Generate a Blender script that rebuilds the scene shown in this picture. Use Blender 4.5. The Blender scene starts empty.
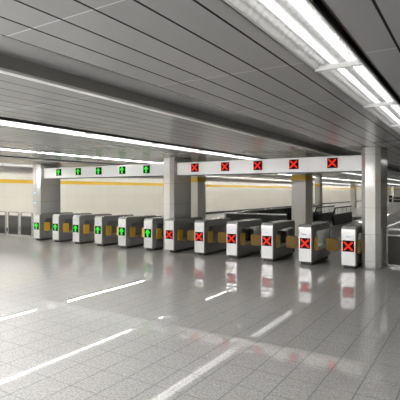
import bpy, bmesh, math, random
from mathutils import Vector, Matrix
random.seed(4)
COL = bpy.context.scene.collection
PI = math.pi
CZ = 2.83            # ceiling height
YF = 10.42           # front of the gate row

# ------------------------------------------------------------------ materials
def mat(name, color, rough=0.5, metal=0.0, spec=0.5, emit=None, strength=0.0, coat=0.0):
    m = bpy.data.materials.new(name); m.use_nodes = True
    b = m.node_tree.nodes['Principled BSDF']
    b.inputs['Base Color'].default_value = (*color, 1)
    b.inputs['Roughness'].default_value = rough
    b.inputs['Metallic'].default_value = metal
    b.inputs['Specular IOR Level'].default_value = spec
    b.inputs['Coat Weight'].default_value = coat
    if emit:
        b.inputs['Emission Color'].default_value = (*emit, 1)
        b.inputs['Emission Strength'].default_value = strength
    return m

class NT:
    def __init__(s, m): s.t = m.node_tree; s.b = s.t.nodes['Principled BSDF']; s.m = m
    def n(s, kind, **kw):
        x = s.t.nodes.new(kind)
        for k, v in kw.items(): setattr(x, k, v)
        return x
    def l(s, a, b): s.t.links.new(a, b)
    def math(s, op, a, b=None, c=None):
        x = s.n('ShaderNodeMath', operation=op)
        for i, v in enumerate((a, b, c)):
            if v is None: continue
            if isinstance(v, (int, float)): x.inputs[i].default_value = v
            else: s.l(v, x.inputs[i])
        return x.outputs[0]
    def coords(s):
        tc = s.n('ShaderNodeTexCoord'); sp = s.n('ShaderNodeSeparateXYZ'); s.l(tc.outputs['Object'], sp.inputs[0])
        return tc.outputs['Object'], sp.outputs
    def noise(s, vec, scale, detail=2, rough=.5):
        x = s.n('ShaderNodeTexNoise'); x.inputs['Scale'].default_value = scale
        x.inputs['Detail'].default_value = detail; x.inputs['Roughness'].default_value = rough
        s.l(vec, x.inputs['Vector']); return x.outputs['Fac']
    def line(s, c, period, phase, width):      # 1 on a joint, 0 elsewhere
        a = s.math('SUBTRACT', c, phase - width/2)
        a = s.math('FLOORED_MODULO', a, period)
        return s.math('LESS_THAN', a, width)
    def mix(s, fac, a, b):
        x = s.n('ShaderNodeMix', data_type='RGBA')
        for i, v in ((0, fac), (6, a), (7, b)):
            if isinstance(v, (int, float)): x.inputs[i].default_value = v
            elif isinstance(v, tuple): x.inputs[i].default_value = (*v, 1)
            else: s.l(v, x.inputs[i])
        return x.outputs[2]
    def ramp(s, fac, stops):
        x = s.n('ShaderNodeValToRGB'); r = x.color_ramp
        while len(r.elements) < len(stops): r.elements.new(.5)
        for e, (p, c) in zip(r.elements, stops): e.position = p; e.color = (*c, 1)
        s.l(fac, x.inputs[0]); return x.outputs[0]
    def base(s, c): s.l(c, s.b.inputs['Base Color'])
    def bump(s, h, strength=.2, dist=.01):
        x = s.n('ShaderNodeBump'); x.inputs['Strength'].default_value = strength
        x.inputs['Distance'].default_value = dist
        s.l(h, x.inputs['Height']); s.l(x.outputs[0], s.b.inputs['Normal'])

# polished granite floor tiles
m = mat('granite_tiles', (.4, .4, .4), .1); q = NT(m); o, (X, Y, Z) = q.coords()
n1 = q.noise(o, 46, 4, .8); n2 = q.noise(o, 14, 3, .65); n3 = q.noise(o, .5, 2)
c = q.ramp(n1, [(.40, (.22, .214, .202)), (.5, (.485, .472, .452)), (.60, (.75, .735, .71))])
c2 = q.ramp(n2, [(.3, (.42, .41, .395)), (.7, (.60, .59, .57))])
c = q.mix(.42, c, c2)
jx = q.line(X, .325, -3.50, .013); jy = q.line(Y, .41, 2.81, .009)
j = q.math('MAXIMUM', jx, jy)
c = q.mix(q.math('MULTIPLY', j, .6), c, (.08, .10, .10))
q.base(c)
q.b.inputs['Roughness'].default_value = .38; q.b.inputs['Specular IOR Level'].default_value = .4
gl = q.n('ShaderNodeBsdfGlossy'); gl.inputs['Roughness'].default_value = 0.0; gl.inputs['Color'].default_value = (1, 1, 1, 1)
mx = q.n('ShaderNodeMixShader'); q.l(q.math('MULTIPLY_ADD', j, -.10, .25), mx.inputs[0])
q.l(q.b.outputs[0], mx.inputs[1]); q.l(gl.outputs[0], mx.inputs[2])
q.l(mx.outputs[0], q.t.nodes['Material Output'].inputs['Surface'])
FLOOR = m

# metal ceiling boards
m = mat('ceiling_boards', (.30, .30, .30), .32, 0.0, .9); q = NT(m); o, (X, Y, Z) = q.coords()
jx = q.line(X, .272, -1.28, .018); jy = q.line(Y, 1.63, 1.78, .010)
cell = q.n('ShaderNodeTexWhiteNoise', noise_dimensions='2D')
cv = q.n('ShaderNodeCombineXYZ')
q.l(q.math('FLOOR', q.math('DIVIDE', q.math('ADD', X, 1.28), .272)), cv.inputs[0])
q.l(q.math('FLOOR', q.math('DIVIDE', q.math('SUBTRACT', Y, 1.78), 1.63)), cv.inputs[1])
q.l(cv.outputs[0], cell.inputs['Vector'])
c = q.mix(cell.outputs['Value'], (.225, .225, .227), (.255, .255, .257))
c = q.mix(q.math('MULTIPLY', jy, .7), c, (.5, .5, .5))
c = q.mix(jx, c, (.02, .02, .02))
q.base(c)
q.l(q.math('MULTIPLY_ADD', jx, .5, .25), q.b.inputs['Roughness'])
q.l(q.math('MULTIPLY_ADD', jx, -.85, .85), q.b.inputs['Specular IOR Level'])
CEIL = m

def cream(name):
    m = mat(name, (.7, .68, .6), .28); q = NT(m); o, (X, Y, Z) = q.coords()
    band = q.math('MULTIPLY', q.math('GREATER_THAN', Z, 2.175), q.math('LESS_THAN', Z, 2.355))
    j = q.math('MAXIMUM', q.line(Y, .6, 0, .008), q.line(Z, .6, .345, .008))
    n = q.noise(o, .8, 3)
    c = q.mix(n, (.78, .755, .655), (.84, .815, .72))
    c = q.mix(q.math('MULTIPLY', j, .3), c, (.3, .28, .24))
    c = q.mix(band, c, (.80, .50, .03))
    q.base(c); return m
CREAM = cream('cream_panels')

def steel(name, col, rough, metal, seam=None, streak=True):
    m = mat(name, col, rough, metal); q = NT(m); o, (X, Y, Z) = q.coords()
    mp = q.n('ShaderNodeMapping'); mp.inputs['Scale'].default_value = (4, 4, 60)
    q.l(o, mp.inputs['Vector'])
    n = q.noise(mp.outputs[0], 3, 3)
    d = tuple(v*.88 for v in col); e = tuple(min(1, v*1.08) for v in col)
    c = q.mix(n, d, e)
    if seam:
        j = q.line(Z, seam, .18, .008)
        c = q.mix(q.math('MULTIPLY', j, .6), c, (.1, .1, .1))
    q.base(c)
    q.l(q.math('MULTIPLY_ADD', n, .12, rough-.05), q.b.inputs['Roughness'])
    return m
COLM = steel('column_metal_cladding', (.53, .53, .53), .12, .45, .62)
GATE = steel('gate_steel', (.40, .40, .39), .22, .6)
GFRONT = steel('lit_brushed_steel', (.60, .60, .60), .30, .45)  # brighter than the gate body: light falling on the fronts painted in
GSIDE = steel('polished_side_steel', (.30, .30, .295), .16, .7)
FRAME = steel('barrier_frame_steel', (.55, .55, .55), .25, .6)
PLINTH = mat('black_plinth', (.012, .012, .012), .5)
BLACK = mat('black_panel', (.006, .006, .006), .22)
DARKGL = mat('smoked_panel', (.035, .035, .035), .12)
DARK = mat('dark_grey_metal', (.055, .055, .056), .35, 0, .4)
BAND = mat('grey_soffit_metal', (.20, .20, .20), .35)
LEDBK = mat('matt_black_display', (.006, .006, .006), .7, 0, .15)
LIP = mat('light_trim', (.62, .62, .62), .35)
WHITE = mat('white_sign_band', (.92, .92, .92), .28)
REFL = mat('white_reflector', (.74, .74, .74), .3)
AMBER = mat('amber_plastic', (.74, .42, .02), .35)
AMBERD = mat('dark_amber_plastic', (.16, .09, .006), .5, 0, .2)  # darker amber for the flaps of the red lanes
GREYP = mat('grey_painted_metal', (.30, .30, .31), .3)
SKIRT = mat('dark_skirting', (.03, .03, .03), .3)
BLUE = mat('pale_blue_print', (.25, .42, .66), .4)
PALE = mat('pale_print', (.62, .66, .72), .4)
RED = mat('red_led', (.35, .006, .0), .7, 0, .1, emit=(1, .02, .006), strength=.5)
GREEN = mat('green_led', (.0, .3, .01), .7, 0, .1, emit=(.015, .85, .02), strength=.42)
TUBE_A = mat('tube_glow_front', (.9, .9, .9), .5, emit=(1, 1, 1), strength=1.3)
TUBE_B = mat('tube_glow', (.9, .9, .9), .5, emit=(1, 1, .985), strength=.62)
TUBE_C = mat('tube_glow_left', (.9, .9, .9), .5, emit=(1, 1, .985), strength=4.6)
TUBE_FILL = mat('tube_glow_fill', (.9, .9, .9), .5, emit=(1, 1, 1), strength=125)  # for the unseen fill lamps added to brighten the hall
TUBE_D = mat('tube_glow_slot', (.9, .9, .9), .5, emit=(1, .985, .94), strength=50)
g = mat('clear_glass', (.9, .92, .91), .02); b = g.node_tree.nodes['Principled BSDF']
b.inputs['Transmission Weight'].default_value = 1.0; b.inputs['IOR'].default_value = 1.15
GLASS = g

# ------------------------------------------------------------------ mesh helpers
def bx(bm, x0, x1, y0, y1, z0, z1, bevel=0, seg=2):
    vs = [bm.verts.new((x, y, z)) for x in (x0, x1) for y in (y0, y1) for z in (z0, z1)]
    fs = [(0, 1, 3, 2), (4, 6, 7, 5), (0, 4, 5, 1), (2, 3, 7, 6), (0, 2, 6, 4), (1, 5, 7, 3)]
    F = [bm.faces.new([vs[i] for i in f]) for f in fs]
    if bevel:
        es = list({e for f in F for e in f.edges})
        bmesh.ops.bevel(bm, geom=es, offset=bevel, segments=seg, affect='EDGES', profile=.5)

def prism(bm, pts, axis, a, b, bevel=0):
    """extrude a closed outline pts (u,v) along axis between a and b"""
    def P(u, v, w):
        return {'x': (w, u, v), 'y': (u, w, v), 'z': (u, v, w)}[axis]
    A = [bm.verts.new(P(u, v, a)) for u, v in pts]; B = [bm.verts.new(P(u, v, b)) for u, v in pts]
    n = len(pts); F = [bm.faces.new(A), bm.faces.new(B[::-1])]
    for i in range(n): bm.faces.new((A[i], B[i], B[(i+1) % n], A[(i+1) % n]))
    if bevel:
        es = list({e for f in F for e in f.edges})
        bmesh.ops.bevel(bm, geom=es, offset=bevel, segments=2, affect='EDGES', profile=.5)

def tube(bm, p, q, r, n=10):
    p, q = Vector(p), Vector(q); d = q-p
    rot = d.to_track_quat('Z', 'Y').to_matrix().to_4x4()
    bmesh.ops.create_cone(bm, cap_ends=True, segments=n, radius1=r, radius2=r, depth=d.length,
                          matrix=Matrix.Translation((p+q)/2) @ rot)

def arc(cx, cy, r, a0, a1, n):
    return [(cx+r*math.cos(math.radians(a0+(a1-a0)*i/n)), cy+r*math.sin(math.radians(a0+(a1-a0)*i/n))) for i in range(n+1)]

def rrect(u0, u1, v0, v1, r, n=4):
    if not isinstance(r, (tuple, list)): r = (r,)*4     # bl, br, tr, tl
    return (arc(u0+r[0], v0+r[0], r[0], 180, 270, n) + arc(u1-r[1], v0+r[1], r[1], 270, 360, n)
            + arc(u1-r[2], v1-r[2], r[2], 0, 90, n) + arc(u0+r[3], v1-r[3], r[3], 90, 180, n))

def loop_frame(bm, outer, inner, x0, x1):
    """ring between two outlines with equal point count, extruded along x"""
    n = len(outer)
    V = [[bm.verts.new((x, u, v)) for u, v in ring] for x in (x0, x1) for ring in (outer, inner)]
    oa, ia, ob, ib = V
    for i in range(n):
        k = (i+1) % n
        bm.faces.new((oa[i], oa[k], ia[k], ia[i])); bm.faces.new((ob[i], ib[i], ib[k], ob[k]))
        bm.faces.new((oa[i], ob[i], ob[k], oa[k])); bm.faces.new((ia[i], ia[k], ib[k], ib[i]))

def obj(name, bm, material, parent=None, smooth=False, label=None, loc=None):
    bmesh.ops.recalc_face_normals(bm, faces=bm.faces)
    me = bpy.data.meshes.new(name); bm.to_mesh(me); bm.free()
    for mm in (material if isinstance(material, (list, tuple)) else [material]): me.materials.append(mm)
    if smooth:
        for p in me.polygons: p.use_smooth = True
    o = bpy.data.objects.new(name, me); COL.objects.link(o)
    if parent: o.parent = parent
    if label: o['label'] = label
    if loc: o.location = loc
    return o

def tag(o, label, cat, group=None):
    o['label'] = label; o['category'] = cat
    if group: o['group'] = group
    return o

def thing(name, label, cat, loc=(0, 0, 0), rz=0, group=None):
    o = bpy.data.objects.new(name, None); COL.objects.link(o)
    o.empty_display_size = .2; o.location = loc; o.rotation_euler = (0, 0, rz)
    return tag(o, label, cat, group)

def struct(name, bm, m):
    o = obj(name, bm, m); o['kind'] = 'structure'; return o

def dup(root, loc, label, group=None):
    r = root.copy(); COL.objects.link(r); r.location = loc; r['label'] = label
    if group: r['group'] = group
    for ch in list(root.children):
        c = ch.copy(); COL.objects.link(c); c.parent = r
        for gch in list(ch.children):
            d = gch.copy(); COL.objects.link(d); d.parent = c
    return r

def B(): return bmesh.new()

# ------------------------------------------------------------------ the setting
WX0, WX1, WY0, WY1 = -17.9, 5.5, -12.0, 100.0
wells = [(-7.70, -5.55, 14.32, 21.0), (-9.05, -8.15, 24.6, 32.0), (-7.25, -6.35, 24.6, 32.0)]
xs = sorted({WX0, WX1} | {v for w in wells for v in w[:2]}); ys = sorted({WY0, WY1} | {v for w in wells for v in w[2:]})
bm = B(); cache = {}
def fv(x, y):
    if (x, y) not in cache: cache[(x, y)] = bm.verts.new((x, y, 0))
    return cache[(x, y)]
for i in range(len(xs)-1):
    for k in range(len(ys)-1):
        cx, cy = (xs[i]+xs[i+1])/2, (ys[k]+ys[k+1])/2
        if any(w[0] < cx < w[1] and w[2] < cy < w[3] for w in wells): continue
        bm.faces.new((fv(xs[i], ys[k]), fv(xs[i+1], ys[k]), fv(xs[i+1], ys[k+1]), fv(xs[i], ys[k+1])))
struct('floor', bm, FLOOR)
for i, w in enumerate(wells):                      # linings of the stair and escalator wells
    bm = B(); t = .1
    bx(bm, w[0]-t, w[0], w[2]-t, w[3]+t, -3.5, -.004); bx(bm, w[1], w[1]+t, w[2]-t, w[3]+t, -3.5, -.004)
    bx(bm, w[0], w[1], w[2]-t, w[2], -3.5, -.004); bx(bm, w[0], w[1], w[3], w[3]+t, -3.5, -.004)
    bx(bm, w[0]-t, w[1]+t, w[2]-t, w[3]+t, -3.6, -3.5)
    struct('wall_stairwell_%d' % (i+1), bm, GREYP)

strips = [(WX1, -.69), (-1.16, -2.64), (-3.41, -5.50), (-6.22, -9.40), (-9.98, -11.45), (-11.95, -14.40), (-15.70, WX0)]
bm = B()
for a, c in strips:
    vs = [bm.verts.new(p) for p in ((c, WY0, CZ), (a, WY0, CZ), (a, WY1, CZ), (c, WY1, CZ))]; bm.faces.new(vs)
ce = struct('ceiling', bm, CEIL)
bm = B(); bx(bm, WX0-.2, WX1+.2, WY0-.2, WY1+.2, 3.10, 3.25); struct('ceiling_slab', bm, DARK)

def channel(bm, a, c, depth):          # a > c : open-bottomed recess between the two x
    t = .012
    bx(bm, c, a, WY0, WY1, CZ+depth, CZ+depth+t)
    bx(bm, a-t, a, WY0, WY1, CZ-.002, CZ+depth); bx(bm, c, c+t, WY0, WY1, CZ-.002, CZ+depth)
bm = B(); channel(bm, -2.64, -3.33, .11); struct('trim_1', bm, BAND)
bm = B(); bx(bm, -3.41, -3.33, WY0, WY1, CZ-.025, CZ+.03); struct('trim_2', bm, LIP)
bm = B(); channel(bm, -.69, -.752, .10); struct('trim_3', bm, BLACK)
bm = B(); channel(bm, -5.50, -5.76, .06); struct('trim_4', bm, DARK)
bm = B(); channel(bm, -9.40, -9.58, .06); struct('trim_5', bm, DARK)
bm = B(); channel(bm, -11.45, -11.80, .08); struct('trim_6', bm, DARK)
bm = B(); bx(bm, -11.95, -11.80, WY0, WY1, CZ-.025, CZ+.03); struct('trim_7', bm, LIP)
bm = B(); channel(bm, -14.40, -15.70, .14); struct('trim_8', bm, BAND)
bm = B(); bx(bm, -17.02, -16.98, WY0, WY1, CZ-.055, CZ); struct('trim_9', bm, LIP)

bm = B(); bx(bm, WX0-.2, WX0, WY0-.2, WY1+.2, 0, 3.1); struct('wall_left', bm, CREAM)
bm = B(); bx(bm, WX0, WX0+.03, WY0, WY1, 0, .16); struct('baseboard_left', bm, SKIRT)
bm = B(); bx(bm, WX1, WX1+.2, WY0-.2, WY1+.2, 0, 3.1); struct('wall_right', bm, CREAM)
bm = B(); bx(bm, WX0, WX1, WY1, WY1+.2, 0, 3.1); struct('wall_far', bm, CREAM)
bm = B(); bx(bm, WX0, WX1, WY0-.2, WY0, 0, 3.1); struct('wall_back', bm, CREAM)

# ------------------------------------------------------------------ columns
def clad_column(cx, label):
    t = thing('clad_column', label, 'column', (cx, 10.68, 0), 0, 'metal clad columns in the gate row')
    w, d, ch = .21, 1.12, .10
    pts = [(-w+ch, 0), (w-ch, 0), (w, ch), (w, d-ch), (w-ch, d), (-w+ch, d), (-w, d-ch), (-w, ch)]
    bm = B(); prism(bm, pts, 'z', .06, CZ-.002, .004); obj('shaft', bm, COLM, t)
    bm = B(); prism(bm, [(x*1.0, y) for x, y in pts], 'z', 0.0, .06); obj('base_trim', bm, GREYP, t)
    return t
col1 = clad_column(-14.05, 'metal clad column behind the leftmost green arrow gate')
clad_column(-7.89, 'bright metal clad column between the green and the red gates')
clad_column(-2.05, 'grey metal clad column right of the last red gate')
for z in (1.72, 1.34):
    bm = B(); bx(bm, -.07, .07, -.004, 0, z, z+.07); obj('sticker', bm, BLUE, col1, label='small pale blue sticker')

def cream_column(x, y, w, d, label):
    bm = B(); bx(bm, -w/2, w/2, 0, d, 0, CZ-.002, .01)
    o = obj('cream_column', bm, CREAM, loc=(x, y, 0)); tag(o, label, 'column', 'cream columns with a yellow band')
cream_column(-5.04, 14.3, .5, .75, 'cream column with yellow band behind the right white sign beam')
cream_column(-9.32, 14.3, .5, .60, 'cream column with yellow band just right of the bright metal clad column')
cream_column(-9.55, 31.0, .38, .6, 'slim distant cream column beside the dark escalator balustrades')
cream_column(-12.0, 52.5, .55, .6, 'far cream column left of the grey metal clad column')
cream_column(-13.7, 93.0, .6, .6, 'farthest cream column, by the dark cabinets at the far wall')

# ------------------------------------------------------------------ ceiling lights
def scallop(L, x0, x1, z0, z1, rows):
    bm = B(); nu = int(L/.0125); nv = rows*4
    g_ = []
    for i in range(nu+1):
        r_ = []
        for k in range(nv+1):
            u = i/nu; v = k/nv
            b_ = abs(math.sin(PI*u*L/.085 + (PI/2 if int(v*rows-1e-6) % 2 else 0)))**.7*math.sin(PI*((v*rows) % 1))
            r_.append(bm.verts.new((x0+(x1-x0)*v, u*L, z0+(z1-z0)*v - .024*b_)))
        g_.append(r_)
    for i in range(nu):
        for k in range(nv): bm.faces.new((g_[i][k], g_[i+1][k], g_[i+1][k+1], g_[i][k+1]))
    return bm
SEG = 1.90
def light_proto(w, tubemat, scal, depth=.09, tz=.045, single=False, tr=.026):
    t = thing('ceiling_light', 'x', 'ceiling light')
    L = SEG-.012; h = w/2
    bm = B()
    prism(bm, [(-h, 0), (-h, depth+.02), (h, depth+.02), (h, 0), (h-.008, 0), (h-.008, depth), (-h+.008, depth), (-h+.008, 0)], 'y', 0, L)
    obj('housing', bm, LIP, t)
    s = .37*w if scal else .3*w
    if scal:
        obj('reflector', scallop(L, -h+.008, -h+.008+s*.9, .012, depth-.005, 3), REFL, t, True)
        obj('reflector', scallop(L, h-.008-s*.45, h-.008, depth-.005, .012, 2), REFL, t, True)
    else:
        for sg in (-1, 1):
            bm = B(); a = sg*(h-.01); b_ = sg*(h-s)
            prism(bm, [(a, .004), (a, .010), (b_, depth-.002), (b_, depth-.008)], 'y', 0, L); obj('reflector', bm, REFL, t)
    if single: tx = (0,)
    elif scal: tx = (-.042, .090)
    else: tx = (-w*.16, w*.16)
    for x in tx:
        bm = B(); tube(bm, (x, .03, tz), (x, L-.03, tz), tr, 12)
        obj('lamp_tube', bm, tubemat, t, True)
    if not single:
        obj('centre_strip', scallop(L, -.012, .060, .050, .050, 1), LIP, t, True)
    bm = B(); bx(bm, -h, h, -.010, .022, -.012, .03); obj('crossbar', bm, LIP, t)
    return t
pa = light_proto(.39, TUBE_A, True, tr=.019); pb = light_proto(.46, TUBE_B, True, tz=-.005); pc = light_proto(.40, TUBE_C, True, tz=.006, single=True, tr=.018); pfill = light_proto(.40, TUBE_FILL, True, tz=-.005)
def row(proto, x, y0, y1, labels, rest, group, step=SEG):
    k = 0; y = y0
    while y < y1:
        lab = labels[k] if k < len(labels) else rest
        if k == 0:
            proto.location = (x, y, CZ); proto['label'] = lab; proto['group'] = group
        else: dup(proto, (x, y, CZ), lab, group)
        k += 1; y += step
row(pa, -.954, -2.03, 44, ['twin-tube light of the right row, behind the viewpoint'] * 2 +
    ['wide twin-tube ceiling light at the top edge of the photo', 'wide twin-tube ceiling light, second from the top edge, right row',
     'wide twin-tube ceiling light, third from the top edge, right row', 'wide twin-tube ceiling light nearest the grey column, right row'],
    'twin-tube ceiling light far down the right row, past the grey column', 'right row of ceiling lights')
row(pb, -5.99, 1.77, 96, [], 'bright linear ceiling light in the long middle row above the gates', 'middle row of ceiling lights')
row(pc, -9.78, 3.67, 96, [], 'bright linear ceiling light in the left row, next to the cream wall', 'left row of ceiling lights')
lb = 'added fill light outside the frame, in line with the middle row'  # extra lamps added out of view, only to light the hall
for k in range(1, 6): dup(pfill, (-5.99, 1.77-k*SEG, CZ), lb, 'added fill lights outside the frame, middle row')
for k in range(1, 7): dup(pfill, (-9.78, 3.67-k*SEG, CZ), 'added fill light outside the frame, in line with the left row', 'added fill lights outside the frame, left row')
pfill.location = (-12.6, -4.0, CZ); pfill['label'] = 'added fill light nearest the cream wall, outside the frame'; pfill['group'] = 'added fill light outside the frame'
# slot lamps hidden in the recess beside the wall
t = thing('slot_lamp', 'slim lamp in the narrow ceiling slot nearest the cream wall', 'ceiling light', (-14.80, -3.0, CZ), 0, 'slot lamps by the wall')
bm = B(); tube(bm, (0, 0, .083), (0, 3.0, .083), .015, 8); obj('lamp_tube', bm, TUBE_D, t, True)
bm = B(); bx(bm, -.03, .03, 0, 3.0, .107, .139); obj('batten', bm, LIP, t)
for k in range(1, 32):
    dup(t, (-14.80, -3.0+k*3.1, CZ), 'slim lamp in the narrow ceiling slot nearest the cream wall')

# ------------------------------------------------------------------ LED symbols, facing -Y
def sym_x(s, d=.012):
    bm = B(); w = s*.155; a = s*.5
    k = w/math.sqrt(2)*1.0
    pts = [(-a, -a+k), (-a+k, -a), (0, -k), (a-k, -a), (a, -a+k), (k, 0), (a, a-k), (a-k, a), (0, k), (-a+k, a), (-a, a-k), (-k, 0)]
    prism(bm, pts, 'y', -d, 0); return bm
def sym_arrow(s, d=.012):
    bm = B(); a = s*.55
    pts = [(-.15*s, -a), (.15*s, -a), (.15*s, .02*s), (.50*s, .02*s), (.05*s, a), (-.05*s, a), (-.50*s, .02*s), (-.15*s, .02*s)]
    prism(bm, pts, 'y', -d, 0); return bm

# ------------------------------------------------------------------ sign beams and signs
def beam(x0, x1, label):
    t = thing('sign_beam', label, 'sign beam', ((x0+x1)/2, 10.92, 2.295)); h = (x1-x0)/2
    bm = B(); prism(bm, rrect(0, .30, 0, .38, .015, 2), 'x', -h, h); obj('casing', bm, WHITE, t)
    bm = B(); bx(bm, -h, h, .02, .28, -.022, .0); obj('bottom_rail', bm, DARK, t)
beam(-13.835, -8.105, 'long white beam over the green arrow gates, between two columns')
beam(-7.675, -2.265, 'long white beam over the red cross gates, between two columns')
ords = ['leftmost', 'second from the left', 'middle', 'fourth from the left', 'rightmost']
def sign(x, green, k):
    t = thing('lane_sign', ('%s of the five green arrow signs on the left white beam' if green else '%s of the five red cross signs on the right white beam') % ords[k],
              'lane sign', (x, 10.918, 2.505), 0, 'green arrow lane signs' if green else 'red cross lane signs')
    bm = B(); bx(bm, -.125, .125, -.03, 0, -.125, .125, .006); obj('housing', bm, LEDBK, t)
    bm = sym_arrow(.19) if green else sym_x(.205)
    s = obj('arrow_symbol' if green else 'cross_symbol', bm, GREEN if green else RED, t, loc=(0, -.031, 0))
F_ = (-math.sin(math.radians(32.1)), math.cos(math.radians(32.1))); R_ = (F_[1], -F_[0])
def x_at(px, Y):
    k = (px-200)/438; return (F_[0]+k*R_[0])/(F_[1]+k*R_[1])*Y
gx = [-13.43, -12.43, -11.47, -10.50, -9.50]
gx = [round(x_at(p, 10.89), 2) for p in (58.5, 78, 98.5, 122, 146.3)]
rx = [round(x_at(p, 10.89), 2) for p in (194.5, 225, 257.5, 293.5, 332.3)]
for k, x in enumerate(gx): sign(x, True, k)
for k, x in enumerate(rx): sign(x, False, k)

# ------------------------------------------------------------------ ticket gates
W = .34; GL = 1.6
def gate(cx, green, label, notch=None, opened=False):
    t = thing('ticket_gate', label, 'ticket gate', (cx, YF, 0), 0, 'green arrow ticket gates' if green else 'red cross ticket gates')
    h = W/2; bl = -h if notch is None else notch
    outer = rrect(0, GL, .07, .985, (.03, .06, .10, .09), 5)
    inner = rrect(.27, 1.47, .31, .80, (.02, .02, .02, .02), 5)
    bm = B(); loop_frame(bm, outer, inner, bl, h)
    bmesh.ops.recalc_face_normals(bm, faces=bm.faces)
    es = [e for e in bm.edges if len(e.link_faces) == 2 and all(abs(v.co.x-e.verts[0].co.x) < 1e-6 for v in e.verts)
          and abs(abs(e.link_faces[0].normal.x)-abs(e.link_faces[1].normal.x)) > .5]
    bmesh.ops.bevel(bm, geom=es, offset=.014, segments=2, affect='EDGES', profile=.5)
    body = obj('body', bm, GATE, t)
    if notch is not None:
        bm = B(); prism(bm, rrect(0, .125, .07, .985, (.03, .01, .01, .09), 5), 'x', -h, bl-.002, .003); obj('front_head', bm, GATE, t)
    # front plate curving over the top, the light on it put into its colour
    e = .006
    prof = [(-e, .09)] + [(-e, .895)] + [(a-.0, b_) for a, b_ in arc(.09, .895, .09+e, 180, 100, 6)]
    prof2 = [(.0+e*.2, .09), (.0+e*.2, .895)] + arc(.09, .895, .09-e*.2, 180, 100, 6)
    bm = B(); prism(bm, prof + prof2[::-1], 'x', -h+.018, h-.018); fp = obj('front_panel', bm, GFRONT, t)
    # display
    bm = B(); bx(bm, -.13, .13, -.014, -.003, .405, .665, .003); dsp = obj('display', bm, LEDBK, t)
    bm = sym_arrow(.20) if green else sym_x(.215)
    obj('arrow_symbol' if green else 'cross_symbol', bm, GREEN if green else RED, dsp, loc=(0, -.0145, .535))
    bm = B(); bx(bm, -.10, .10, -.010, -.003, .735, .765, .002); obj('ticket_slot', bm, PALE, t)
    bm = B(); bx(bm, -.06, .03, -.012, -.008, .742, .757); obj('slot_marking', bm, BLUE, t)
    bm = B(); bx(bm, bl+.04, h-.04, .07, GL-.07, 0, .071, .004); obj('plinth', bm, PLINTH, t)
    # lower housing: a ledge inside the opening
    bm = B(); prism(bm, [(.275, .312), (1.465, .312), (1.465, .36), (1.30, .40), (.42, .40), (.275, .36)], 'x', bl+.03, h-.03, .006)
    obj('inner_ledge', bm, FRAME, t)
    if opened:
        bm = B(); bx(bm, (bl+h)/2-.005, (bl+h)/2+.005, .275, 1.465, .40, .797); obj('glass_pane', bm, GLASS, t)
        if cx < -4:
            bm = B(); bx(bm, bl+.05, h-.05, .95, 1.15, .40, .72, .03); obj('sensor_housing', bm, BLACK, t)
    else:
        bm = B(); bx(bm, bl+.008, h-.008, .272, 1.465, .401, .797); obj('side_panel', bm, GSIDE, t)
    bm = B(); prism(bm, rrect(.19, .44, .345, .665, .045), 'x', h-.03 if not opened else h-.05, h+.014, .006); obj('amber_pad', bm, AMBER, t)
    if notch is None and cx > -13:
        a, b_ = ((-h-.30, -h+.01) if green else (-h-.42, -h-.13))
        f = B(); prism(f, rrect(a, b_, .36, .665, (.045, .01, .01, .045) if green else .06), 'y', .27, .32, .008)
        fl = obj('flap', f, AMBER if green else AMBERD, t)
        if not green:
            bm = B(); bx(bm, b_-.01, -h+.006, .275, .315, .40, .62, .008); obj('flap_arm', bm, DARK, t)
    return t
gcx = [-13.60, -12.57, -11.54, -10.49, -9.45, -8.40, -7.60, -6.56, -5.53, -4.51, -3.51, -2.48]
glab = ['steel ticket gate with green arrow, directly in front of the leftmost column',
        'steel ticket gate with green arrow, second from the left',
        'steel ticket gate with green arrow, third from the left',
        'steel ticket gate with green arrow, fourth from the left',
        'steel ticket gate with green arrow, fifth from the left',
        'steel ticket gate with green arrow, just left of the bright column',
        'steel ticket gate with red cross, directly in front of the bright column',
        'steel ticket gate with red cross, second of the red ones from the left',
        'steel ticket gate with red cross, third of the red ones from the left',
        'steel ticket gate with red cross, fourth of the red ones from the left',
        'steel ticket gate with red cross and see-through opening, fifth of the red ones',
        'steel ticket gate with red cross, beside the grey column on the right']
for i, x in enumerate(gcx):
    notch = {6: -.070}.get(i)
    gate(x, i < 6, glab[i], notch, i >= 8)

# ------------------------------------------------------------------ low barrier panels beside the row
def barrier(x0, x1, Y, label, H=.97, zr=.80):
    w = x1-x0
    t = thing('barrier_panel', label, 'barrier', ((x0+x1)/2, Y, 0), 0, 'low barrier panels'); h = w/2
    out = rrect(-h, h, .0, H, (.005, .005, .07, .07), 5); inn = rrect(-h+.04, h-.04, .06, H-.04, (.005, .005, .04, .04), 5)
    bm = B(); n = len(out)
    V = [[bm.verts.new((u, y, v)) for u, v in ring] for y in (0, .05) for ring in (out, inn)]
    oa, ia, ob, ib = V
    for i in range(n):
        k = (i+1) % n
        for q4 in ((oa[i], oa[k], ia[k], ia[i]), (ob[i], ib[i], ib[k], ob[k]), (oa[i], ob[i], ob[k], oa[k]), (ia[i], ia[k], ib[k], ib[i])):
            bm.faces.new(q4)
    obj('frame', bm, FRAME, t)
    bm = B(); bx(bm, -h+.042, h-.042, .015, .035, .062, zr); obj('dark_panel', bm, DARKGL, t)
    bm = B(); bx(bm, -h+.042, h-.042, .010, .040, zr, zr+.025); obj('cross_rail', bm, FRAME, t)
bar_labs = ['low barrier with smoked panel, cut by the left edge of the photo', 'low barrier with smoked panel, middle one left of the leftmost column',
            'low barrier with smoked panel, next to the leftmost column']
for (a, c), lab in zip(((-7.5, 5.6), (7.6, 18.6), (20.0, 32.0)), bar_labs):
    barrier(round(x_at(a, 11.10), 2), round(x_at(c, 11.10), 2), 11.10, lab)
barrier(-1.80, -.30, 11.25, 'wide low barrier with smoked panel, right of the grey column', .92, .74)

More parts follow.
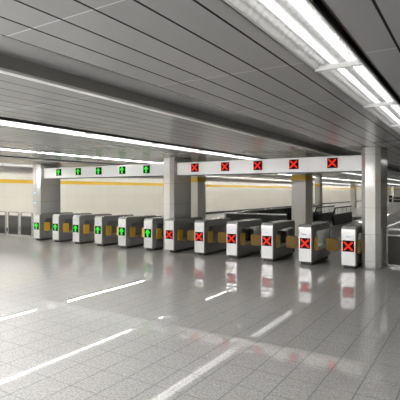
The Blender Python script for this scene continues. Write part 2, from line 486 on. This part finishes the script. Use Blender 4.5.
# ------------------------------------------------------------------ stairwell parapet and stairs
t = thing('stairwell_parapet', 'dark parapet with pale metal capping round the stairwell behind the red gates', 'parapet', (-6.6, 14.2, 0))
bm = B(); bx(bm, -1.2, 1.15, 0, .10, 0, .99); bx(bm, -1.2, -1.10, .10, 6.9, 0, .99); obj('parapet_panel', bm, DARKGL, t)
bm = B(); bx(bm, -1.22, 1.15, -.02, .12, .99, 1.03, .006); bx(bm, -1.22, -1.08, .12, 6.9, .99, 1.03, .006); obj('capping', bm, FRAME, t)
bm = B(); bx(bm, -1.23, -1.17, -.03, .03, 0, .99); obj('corner_post', bm, FRAME, t)
bm = B()
for k in range(18):
    y = 20.9-k*.30; z = -.18*(k+1)
    bx(bm, -7.68, -5.57, y-.30, y, z-.18, z)
tag(obj('staircase', bm, GREYP), 'grey steps going down inside the parapet behind the red gates', 'stairs')

# ------------------------------------------------------------------ escalators
def escalator(x0, x1, y0, label):
    L = 4.1
    t = thing('escalator', label, 'escalator', ((x0+x1)/2, y0, 0), 0, 'escalators going down'); h = (x1-x0)/2
    for s in (-1, 1):
        bm = B(); prism(bm, [(0.25, 0), (L, 0), (L, .58), (.05, .58), (.0, .45)], 'x', s*h-.05, s*h+.05, .004)
        bal = obj('balustrade', bm, BLACK, t)
        bm = B(); prism(bm, [(.08, .582), (L, .582), (L, .90), (.55, .90)], 'x', s*h-.008, s*h+.008); obj('glass_panel', bm, GLASS, bal)
        bm = B(); tube(bm, (s*h, .0, .52), (s*h, .55, .92), .035); tube(bm, (s*h, .53, .92), (s*h, L, .92), .035)
        obj('handrail', bm, BLACK, bal)
        bm = B()
        for y in (.9, 1.9, 2.9, 3.9): bx(bm, s*h-.012, s*h+.012, y, y+.03, .582, .895)
        obj('glass_clamp', bm, FRAME, bal)
    bm = B(); bx(bm, -h+.06, h-.06, -.2, 1.45, .001, .02); obj('landing_plate', bm, FRAME, t)
    bm = B()
    for k in range(16):
        y = 1.5+k*.40; z = -.02-.20*k
        bx(bm, -h+.09, h-.09, y, y+.40, z-.22, z)
    obj('steps', bm, DARK, t)
    return t
escalator(-9.10, -8.10, 23.1, 'dark escalator farther left, mostly hidden behind a cream column')
escalator(-7.30, -6.30, 23.1, 'dark escalator with black sides left of the grey metal clad column')

# ------------------------------------------------------------------ cabinets far away
def cabinet(x, y, w, h, label):
    t = thing('ticket_machine', label, 'ticket machine', (x, y, 0), 0, 'dark cabinets at the far end')
    bm = B(); prism(bm, [(0, 0), (.5, 0), (.5, h), (.12, h), (0, h*.75)], 'x', -w/2, w/2, .02); obj('cabinet_body', bm, BLACK, t)
    bm = B(); bx(bm, -w/2+.08, w/2-.08, -.012, 0, h*.45, h*.68); obj('front_plate', bm, GREYP, t)
cabinet(-13.1, 80, .60, 1.0, 'leftmost dark cabinet in the far distance, just right of the grey column')
cabinet(-12.1, 80, .50, 1.1, 'narrow middle dark cabinet in the far distance')
cabinet(-11.1, 80, 1.1, .85, 'widest dark cabinet in the far distance, at the right edge')

# ------------------------------------------------------------------ world, camera
sc = bpy.context.scene
w = bpy.data.worlds.new('world'); sc.world = w; w.use_nodes = True
w.node_tree.nodes['Background'].inputs[0].default_value = (.5, .5, .5, 1)
w.node_tree.nodes['Background'].inputs[1].default_value = .3
cam = bpy.data.cameras.new('camera'); co = bpy.data.objects.new('camera', cam); COL.objects.link(co)
cam.sensor_fit = 'HORIZONTAL'; cam.sensor_width = 36; cam.lens = 36*438/400
cam.shift_y = -(200-191.5)/400
co.location = (0, 0, 1.8); co.rotation_euler = (PI/2, 0, math.radians(32.1))
cam.clip_end = 300
sc.camera = co
vs = sc.view_settings; vs.view_transform = 'Standard'; vs.look = 'None'; vs.gamma = 1; vs.use_curve_mapping = False
vs.exposure = 1.13
